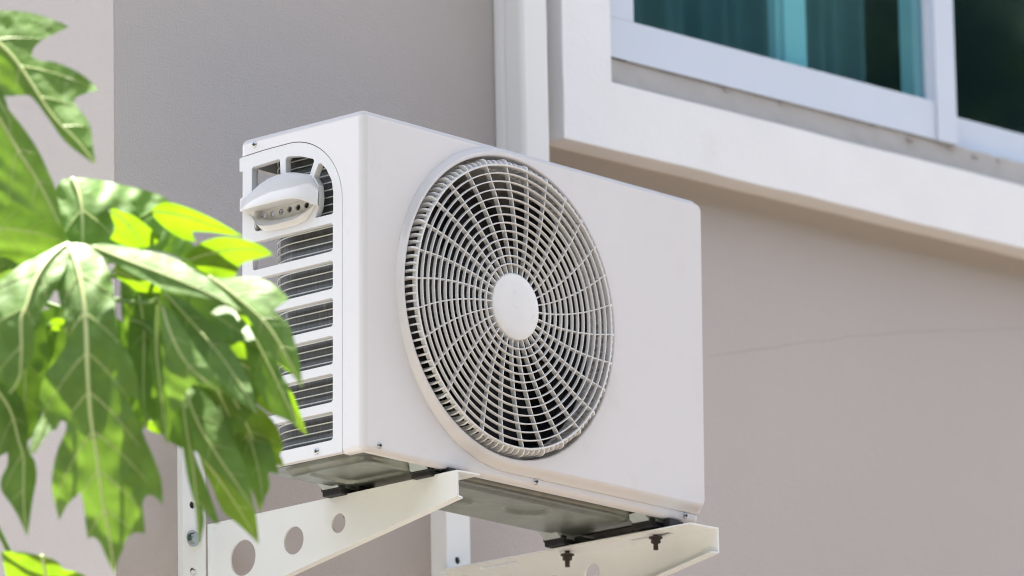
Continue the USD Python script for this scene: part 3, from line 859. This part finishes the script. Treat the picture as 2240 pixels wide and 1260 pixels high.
class Lobe:
    def __init__(s, outline_, mid, d0, ky, kx=0.0, fold=-0.2, curv=0.0, wave=10.0, seed=0, vein=4.0, step=8.0, sat=0.0):
        s.sat = sat
        s.out = smooth_outline(outline_)
        s.mid = np.asarray(mid, float); s.d0, s.ky, s.kx, s.fold, s.curv, s.wave, s.seed, s.vein, s.step = d0, ky, kx, fold, curv, wave, seed, vein, step
        t = np.linspace(0, 1, 60)
        L = np.r_[0, np.cumsum(np.linalg.norm(np.diff(s.mid, axis=0), axis=1))]
        from scipy.interpolate import PchipInterpolator
        s.curve = np.column_stack([PchipInterpolator(L / L[-1], s.mid[:, k])(t) for k in range(2)])
        s.len = L[-1]

    def depth(s, xy):
        xy = np.asarray(xy, float)
        dist = np.sqrt(((xy[:, None] - s.curve[None]) ** 2).sum(-1)).min(1)
        dy = xy[:, 1] - s.mid[0, 1]; dx = xy[:, 0] - s.mid[0, 0]
        nb = meshkit.fbm(np.column_stack([xy / 75.0, np.full(len(xy), s.seed * 3.7)]), 3, seed=s.seed) - 0.5
        soft = np.sqrt(dist ** 2 + 36) - 6
        rip = 3.0 * np.sin(dist / 9.0 + dy / 14.0 + s.seed) * np.clip(dist / 60, 0, 1)
        fall = s.ky * s.sat * (1 - np.exp(-np.maximum(dy, -40) / s.sat)) if s.sat else s.ky * dy
        return s.d0 + fall + s.kx * dx + s.curv * dy * dy / 1000 + s.fold * soft + s.wave * 2.2 * nb * np.clip(dist / 30, 0, 1.2) + rip

    def mesh(s):
        poly = sg.Polygon(s.out).buffer(0)
        if hasattr(poly, 'geoms'):
            poly = max(poly.geoms, key=lambda g: g.area)
        ring = np.array(poly.exterior.segmentize(s.step * .8).coords)[:-1]
        x0, y0, x1, y1 = poly.bounds
        gx, gy = np.meshgrid(np.arange(x0, x1, s.step), np.arange(y0, y1, s.step))
        gx = gx + (np.arange(gx.shape[0]) % 2)[:, None] * s.step * .5
        gpnts = np.column_stack([gx.ravel(), gy.ravel()])
        import shapely
        ins = shapely.contains_xy(poly.buffer(-s.step * .45), gpnts[:, 0], gpnts[:, 1])
        pts = np.vstack([ring, gpnts[ins]])
        tri = Delaunay(pts).simplices
        c = pts[tri].mean(1)
        tri = tri[shapely.contains_xy(poly.buffer(0.05), c[:, 0], c[:, 1])]
        a_ = pts[tri]
        ar = np.cross(a_[:, 1] - a_[:, 0], a_[:, 2] - a_[:, 0])
        tri[ar > 0] = tri[ar > 0][:, ::-1]
        d = s.depth(pts)
        s.poly = poly
        return trimesh.Trimesh(to_world(pts[:, 0], pts[:, 1], d), tri, process=False)

    def veins(s):
        import shapely
        out = []
        d = s.depth(s.curve) + 1.0
        rad = np.linspace(s.vein, s.vein * .25, len(s.curve)) * LU
        out.append(tube(to_world(s.curve[:, 0], s.curve[:, 1], d), rad, 6))
        n = max(1, int(s.len / 95))
        for k in range(1, n + 1):
            i = int(len(s.curve) * (k / (n + 1.0)) * 0.92)
            tg = s.curve[min(i + 2, 59)] - s.curve[max(i - 2, 0)]; tg /= np.linalg.norm(tg) + 1e-9
            for sd in (-1, 1):
                ca, sa = math.cos(sd * 0.85), math.sin(sd * 0.85)
                dr = np.array([ca * tg[0] - sa * tg[1], sa * tg[0] + ca * tg[1]])
                ts = np.linspace(0, 130, 24)
                line = s.curve[i] + ts[:, None] * dr + (ts ** 2 / 420.0)[:, None] * tg
                ok = shapely.contains_xy(s.poly.buffer(-3), line[:, 0], line[:, 1])
                m_ = np.argmin(ok) if not ok.all() else len(ok)
                if m_ > 5:
                    ln = line[:m_]
                    out.append(tube(to_world(ln[:, 0], ln[:, 1], s.depth(ln) + .5), np.linspace(s.vein * .30, s.vein * .08, m_) * LU, 5))
        return out


LEAVES = []


def leaf(mat_name, lobes, joint=None, pet=None):
    LEAVES.append((mat_name, lobes, joint, pet))


# upper left leaf
leaf('leaf', [Lobe([(-60, 30), (0, 25), (41, 25), (95, 35), (152, 59), (127, 73), (92, 92), (76, 111), (74, 127), (92, 137), (127, 138), (175, 159), (203, 181), (222, 201), (197, 206), (168, 219), (171, 232), (203, 267), (210, 292), (216, 330), (223, 366), (190, 343), (152, 314), (121, 270), (83, 219), (67, 210), (19, 216), (-10, 206), (-60, 215), (-110, 120)],
                   [(-70, 40), (-20, 78), (30, 122), (80, 190), (130, 262), (180, 312), (222, 364)], 40, 0.42, 0.05, -0.42, wave=9, seed=1, vein=4.5)], (-70, 40), (-190, 120))
# dark leaf below it
leaf('leaf', [Lobe([(-60, 170), (0, 205), (30, 248), (57, 279), (95, 333), (119, 386), (133, 414), (144, 461), (148, 500), (122, 482), (90, 470), (66, 455), (40, 440), (0, 470), (-60, 460)],
                   [(-40, 200), (15, 275), (55, 340), (95, 400), (143, 492)], 70, 0.34, 0.05, -0.22, wave=9, seed=2, vein=5),
              Lobe([(-40, 180), (0, 190), (20, 215), (30, 250), (38, 298), (18, 262), (0, 236), (-40, 240)], [(-40, 200), (5, 225), (37, 295)], 95, 0.5, 0, -0.2, wave=3, seed=21, vein=2)], (-40, 190), (-190, 190))
# left middle leaf, behind
leaf('leaf', [Lobe([(-70, 440), (0, 420), (60, 440), (110, 470), (145, 505), (150, 540), (100, 560), (50, 575), (0, 600), (-70, 620)], [(-70, 500), (0, 500), (80, 510), (140, 530)], 0, 0.1, 0, -0.2, wave=8, seed=3, vein=3),
              Lobe([(-60, 560), (10, 560), (40, 575), (60, 610), (30, 645), (0, 655), (-60, 660)], [(-60, 600), (0, 600), (50, 612)], -12, -0.5, 0, -0.1, wave=5, seed=31, vein=2)], (-70, 500), (-200, 330))
# upper middle leaf
leaf('leaf', [Lobe([(118, 392), (150, 385), (200, 389), (250, 400), (300, 412), (345, 424), (372, 448), (352, 462), (365, 490), (408, 526), (440, 565), (425, 580), (380, 560), (330, 545), (265, 550), (205, 552), (150, 545), (118, 500), (108, 440)],
                   [(148, 390), (165, 425), (175, 480), (178, 545)], -150, 1.0, -0.1, -0.25, sat=180.0, wave=10, seed=4, vein=6),
              ], (148, 390), (-60, 330))
leaf('leaf_backlit', [Lobe([(325, 464), (340, 450), (362, 440), (405, 452), (459, 475), (506, 503), (530, 517), (503, 514), (452, 507), (417, 506), (420, 520), (427, 530), (395, 524), (357, 499)],
                         [(330, 462), (380, 468), (430, 482), (528, 516)], -25, -0.9, 0, 0.05, wave=4, seed=5, vein=2.5),
                    Lobe([(405, 560), (436, 532), (478, 518), (522, 520), (570, 535), (597, 557), (554, 568), (522, 578), (519, 598), (503, 610), (465, 607), (433, 590)],
                         [(410, 570), (470, 552), (530, 545), (595, 557)], -15, -0.75, 0, 0.1, wave=5, seed=6, vein=2.5),
                    Lobe([(240, 462), (252, 455), (267, 464), (294, 470), (333, 503), (352, 520), (340, 536), (300, 545), (262, 535), (240, 522), (255, 500)],
                         [(242, 462), (280, 490), (310, 540)], 30, -0.7, 0, 0.05, wave=4, seed=7, vein=2.5)], (330, 462), (60, 430))
# dark leaves in the shade behind the front ones
leaf('leaf', [Lobe([(262, 545), (350, 560), (430, 575), (520, 610), (575, 690), (590, 790), (560, 900), (485, 985), (400, 985), (335, 930), (295, 830), (262, 700)],
                   [(270, 560), (360, 680), (420, 800), (460, 970)], -45, 0.30, 0, -0.25, wave=12, seed=8, vein=3),
              Lobe([(60, 690), (150, 660), (260, 690), (300, 760), (318, 850), (325, 930), (290, 960), (200, 940), (150, 925), (100, 900), (60, 850), (40, 780)],
                   [(130, 690), (160, 780), (180, 930)], -30, 0.25, 0, -0.2, wave=12, seed=9, vein=3),
              Lobe([(-80, 600), (0, 590), (60, 620), (100, 690), (112, 760), (104, 850), (96, 930), (60, 975), (20, 960), (-20, 940), (-80, 960)], [(-60, 610), (20, 700), (60, 820), (62, 970)], -20, 0.35, 0, -0.25, wave=12, seed=40, vein=3)], (262, 560), (40, 470))
# front left leaf: the big one with the pale veins
A_c = Lobe([(150, 530), (204, 536), (232, 568), (250, 608), (258, 640), (262, 670), (266, 707), (270, 742), (290, 765), (305, 792), (315, 828), (318, 872), (300, 862), (290, 866), (312, 905), (330, 950), (349, 993), (362, 1025), (368, 1055), (370, 1096), (352, 1076), (336, 1072), (326, 1090), (330, 1120), (333, 1156), (311, 1152), (292, 1165), (286, 1193), (276, 1212), (269, 1242), (254, 1212), (246, 1195), (238, 1174), (222, 1160), (211, 1168), (205, 1130), (203, 1100), (196, 1066), (180, 1080), (165, 1095), (148, 1128), (139, 1092), (133, 1066), (132, 1035), (137, 1003), (146, 972), (156, 949), (165, 930), (158, 908), (150, 915), (140, 936), (115, 915), (100, 870), (110, 820), (135, 790), (155, 760), (162, 720), (140, 660), (128, 600), (125, 560)],
           [(150, 535), (176, 585), (194, 660), (203, 730), (207, 800), (216, 905), (231, 1000), (242, 1080), (256, 1150), (268, 1236)], 40, 1.25, 0, -0.34, sat=210.0, wave=11, seed=10, vein=6.2)
A_l = Lobe([(150, 530), (128, 540), (100, 556), (60, 575), (30, 598), (0, 625), (-50, 650), (-90, 720), (-90, 820), (-40, 830), (0, 815), (30, 830), (42, 858), (52, 830), (66, 812), (84, 792), (94, 762), (88, 728), (100, 690), (130, 640), (160, 560)],
           [(148, 537), (112, 572), (86, 620), (72, 670), (62, 700), (65, 760), (64, 812), (42, 856)], 45, 1.40, -0.05, -0.28, sat=170.0, wave=10, seed=11, vein=5.5)
A_b = Lobe([(-60, 800), (0, 830), (40, 850), (60, 880), (72, 930), (70, 985), (88, 1000), (93, 1038), (88, 1070), (84, 1095), (77, 1167), (58, 1125), (34, 1090), (14, 1066), (14, 1040), (30, 1012), (28, 985), (0, 1000), (-60, 990)],
           [(0, 850), (34, 900), (52, 960), (64, 1000), (66, 1080), (76, 1164)], 85, 0.40, 0, -0.30, wave=9, seed=12, vein=3.6)
A_s = Lobe([(118, 870), (130, 880), (137, 905), (138, 930), (112, 948), (95, 985), (76, 990), (86, 940), (104, 905)], [(118, 872), (110, 920), (82, 988)], 110, 0.8, 0, -0.1, wave=3, seed=13, vein=2)
leaf('leaf', [A_c, A_l, A_b, A_s], (150, 530), (-60, 470))
# yellow tips by that leaf
leaf('leaf_backlit', [Lobe([(312, 926), (335, 916), (352, 926), (362, 948), (345, 950), (326, 940)], [(313, 926), (340, 930), (361, 947)], 20, -0.8, 0, 0, wave=2, seed=14, vein=1.5)], (313, 926), (120, 520))
leaf('leaf_backlit', [Lobe([(112, 700), (130, 694), (148, 700), (150, 712), (132, 724), (114, 722)], [(112, 710), (148, 708)], 40, -0.8, 0, 0, wave=2, seed=15, vein=1.5)], (112, 710), (120, 520))
leaf('leaf_backlit', [Lobe([(251, 592), (258, 577), (292, 600), (328, 614), (350, 616), (352, 650), (333, 660), (300, 638), (278, 619), (256, 608)], [(253, 590), (300, 615), (350, 650)], 38, -0.9, 0, 0, wave=3, seed=16, vein=2)], (251, 592), (120, 520))
# right leaf: long pale lobes that droop in front of the side grille
G1 = Lobe([(205, 538), (232, 533), (300, 545), (357, 556), (390, 566), (411, 580), (465, 611), (503, 646), (536, 680), (478, 657), (427, 644), (379, 640), (344, 620), (300, 600), (262, 580), (225, 560)],
          [(210, 540), (290, 572), (370, 602), (450, 635), (533, 678)], 95, 0.85, -0.10, -0.22, wave=8, seed=17, vein=3.2)
G2 = Lobe([(455, 605), (490, 610), (522, 606), (570, 607), (605, 624), (622, 640), (635, 654), (615, 668), (604, 678), (617, 690), (632, 702), (644, 724), (648, 740), (656, 765), (663, 795), (668, 846), (646, 816), (630, 802), (611, 790), (598, 770), (586, 752), (566, 724), (548, 695), (525, 665), (495, 640)],
          [(462, 606), (530, 655), (590, 710), (632, 775), (667, 842)], 95, 0.95, -0.10, -0.30, sat=200.0, wave=10, seed=18, vein=3.6)
G2b = Lobe([(516, 679), (548, 695), (566, 724), (586, 752), (611, 790), (650, 800), (655, 826), (630, 815), (600, 790), (565, 752), (535, 720)], [(520, 684), (580, 760), (648, 812)], 25, -0.5, 0.1, 0, wave=4, seed=19, vein=2)
G3 = Lobe([(462, 770), (490, 752), (541, 744), (560, 752), (580, 775), (598, 803), (616, 822), (630, 841), (640, 862), (649, 886), (660, 915), (671, 954), (650, 938), (633, 921), (612, 909), (586, 904), (554, 876), (530, 858), (516, 843), (490, 810)],
          [(470, 765), (530, 795), (590, 850), (640, 900), (670, 950)], 30, -0.42, 0.0, 0.12, wave=8, seed=20, vein=2.6)
G4 = Lobe([(505, 870), (530, 862), (576, 897), (592, 912), (605, 930), (614, 952), (621, 978), (611, 994), (618, 1004), (621, 1021), (600, 1014), (583, 1016), (586, 1035), (591, 1054), (589, 1072), (580, 1085), (575, 1098), (571, 1123), (562, 1100), (550, 1060), (535, 1022), (520, 970)],
          [(510, 870), (550, 950), (572, 1020), (571, 1118)], 40, -0.10, -0.05, -0.2, wave=9, seed=22, vein=2.6)
G5 = Lobe([(405, 835), (440, 850), (478, 885), (503, 930), (512, 955), (541, 1003), (549, 1028), (556, 1060), (564, 1110), (545, 1090), (529, 1070), (500, 1042), (478, 1024), (455, 1002), (438, 985), (428, 955), (410, 900)],
          [(410, 842), (440, 920), (480, 985), (525, 1050), (563, 1106)], 95, 0.9, -0.15, -0.40, sat=200.0, wave=8, seed=23, vein=3)
G5b = Lobe([(436, 985), (455, 1002), (478, 1022), (529, 1067), (552, 1090), (560, 1120), (566, 1190), (547, 1170), (529, 1153), (510, 1136), (490, 1122), (476, 1092), (465, 1060), (448, 1030)], [(438, 990), (490, 1060), (564, 1186)], 60, -0.35, 0.0, 0.1, wave=6, seed=24, vein=2.4)
G5c = Lobe([(470, 850), (492, 850), (512, 880), (520, 920), (535, 990), (552, 1060), (560, 1100), (545, 1060), (520, 1000), (500, 940)], [(480, 855), (515, 940), (558, 1096)], 75, -0.5, 0, 0, wave=5, seed=25, vein=2)
G6 = Lobe([(358, 668), (372, 668), (395, 695), (415, 722), (433, 752), (452, 780), (478, 813), (490, 832), (497, 856), (471, 845), (445, 836), (427, 840), (418, 855), (411, 873), (402, 885), (389, 897), (380, 870), (373, 848), (368, 800), (370, 759), (362, 715)],
          [(364, 670), (385, 730), (415, 785), (455, 825), (495, 853)], 150, 0.9, 0, -0.40, sat=150.0, wave=8, seed=26, vein=3)
G7 = Lobe([(348, 668), (360, 690), (358, 720), (357, 745), (365, 800), (372, 856), (380, 890), (387, 917), (382, 940), (376, 968), (366, 945), (357, 917), (352, 880), (354, 854), (344, 822), (333, 790), (333, 776), (341, 733)],
          [(352, 670), (350, 750), (360, 850), (375, 964)], 120, 0.2, 0.0, -0.5, wave=6, seed=27, vein=2.6)
G8 = Lobe([(402, 862), (418, 895), (428, 952), (430, 985), (443, 1016), (455, 1045), (468, 1079), (478, 1108), (488, 1137), (478, 1138), (462, 1120), (452, 1105), (457, 1130), (452, 1160), (446, 1190), (440, 1140), (436, 1098), (425, 1065), (417, 1035), (410, 995), (404, 959), (398, 900)],
          [(404, 868), (418, 950), (432, 1030), (446, 1186)], 110, 0.3, 0, -0.45, wave=6, seed=28, vein=2.6)
G9 = Lobe([(286, 698), (315, 697), (340, 701), (346, 738), (330, 730), (308, 715)], [(288, 699), (320, 710), (344, 734)], 55, 0.9, 0, -0.1, wave=3, seed=29, vein=1.6)
G10 = Lobe([(460, 680), (490, 665), (520, 682), (545, 712), (560, 742), (535, 748), (500, 745), (472, 725)], [(462, 684), (510, 715), (556, 742)], 5, 1.2, 0, -0.2, wave=6, seed=30, vein=2)
leaf('leaf', [G1, G6, G7, G8, G9, G5], (350, 655), (60, 480))
G11 = Lobe([(360, 640), (400, 650), (450, 690), (500, 745), (540, 800), (560, 850), (572, 900), (545, 880), (520, 872), (500, 850), (470, 815), (440, 770), (400, 710)], [(364, 642), (430, 710), (500, 790), (570, 898)], 62, 0.75, -0.05, -0.3, wave=10, seed=41, vein=2.6)
G12 = Lobe([(300, 640), (330, 650), (350, 690), (352, 740), (345, 800), (335, 850), (340, 900), (326, 930), (310, 880), (290, 830), (280, 760), (284, 690)], [(305, 645), (318, 740), (318, 830), (326, 926)], 20, 0.30, 0, -0.3, wave=8, seed=42, vein=2.4)
G13 = Lobe([(480, 880), (505, 900), (520, 960), (530, 1020), (548, 1070), (530, 1075), (512, 1050), (495, 1000), (478, 950)], [(484, 884), (508, 970), (546, 1068)], 85, 0.45, 0, -0.35, wave=6, seed=43, vein=2)
G14 = Lobe([(535, 700), (560, 712), (590, 760), (612, 800), (632, 850), (648, 900), (655, 930), (630, 915), (600, 905), (575, 870), (550, 820), (536, 760)], [(538, 704), (580, 780), (654, 928)], 10, 0.5, 0, -0.25, wave=9, seed=44, vein=2.4)
G15 = Lobe([(500, 905), (540, 915), (575, 940), (600, 985), (612, 1035), (590, 1030), (588, 1065), (578, 1105), (560, 1075), (540, 1030), (515, 970)], [(502, 908), (555, 980), (577, 1102)], 5, 0.5, 0, -0.25, wave=8, seed=45, vein=2.2)
leaf('leaf', [G2, G10, G11, G12, G13, G14, G15], (462, 606), (160, 470))
leaf('leaf_backlit', [G2b, G3, G4, G5b, G5c], (460, 760), (180, 560))
# lower left leaf
leaf('leaf_backlit', [Lobe([(3, 1206), (32, 1203), (95, 1212), (130, 1225), (140, 1244), (165, 1247), (197, 1262), (215, 1330), (120, 1400), (0, 1380), (20, 1290)],
                         [(95, 1212), (104, 1270), (110, 1390)], 40, -0.45, 0.1, -0.25, wave=8, seed=33, vein=4)], (110, 1390), (-150, 1500))

crown = (-330, 520, -260)
for mat_name, lobes, joint, pet in LEAVES:
    ms = [l.mesh() for l in lobes]
    vs_ = [v_ for l in lobes for v_ in l.veins()]
    lp = part(plant, 'leaf', trimesh.util.concatenate(ms), M[mat_name], smooth=True)
    part(lp, 'veins', trimesh.util.concatenate(vs_), M['leaf_vein'], smooth=True)
    dj = float(lobes[0].depth(np.array([joint]))[0]) - 4
    t = np.linspace(0, 1, 16)[:, None]
    a_, b_, c_ = np.array([*joint, dj]), np.array([joint[0] - 25, joint[1] + 40, dj - 330]), np.array(crown, float)
    cur = (1 - t) ** 2 * a_ + 2 * t * (1 - t) * b_ + t ** 2 * c_
    part(lp, 'petiole', tube(to_world(cur[:, 0], cur[:, 1], cur[:, 2]), np.linspace(4.5, 8, 16) * LU, 8), M['stem'], smooth=True)
c0 = to_world(np.array(crown[0]), np.array(crown[1] - 60), np.array(crown[2]))
zz = np.linspace(0, 1, 24)
base_pt = np.array([c0[0] - 0.05, c0[1] - 0.04, GROUND_Z - 0.05])
tp = base_pt + (c0 - base_pt) * zz[:, None] + np.column_stack([0.02 * np.sin(zz * 7), 0.02 * np.cos(zz * 5), 0 * zz])
part(plant, 'trunk', tube(tp, np.linspace(0.085, 0.045, 24), 16), M['bark'], smooth=True)
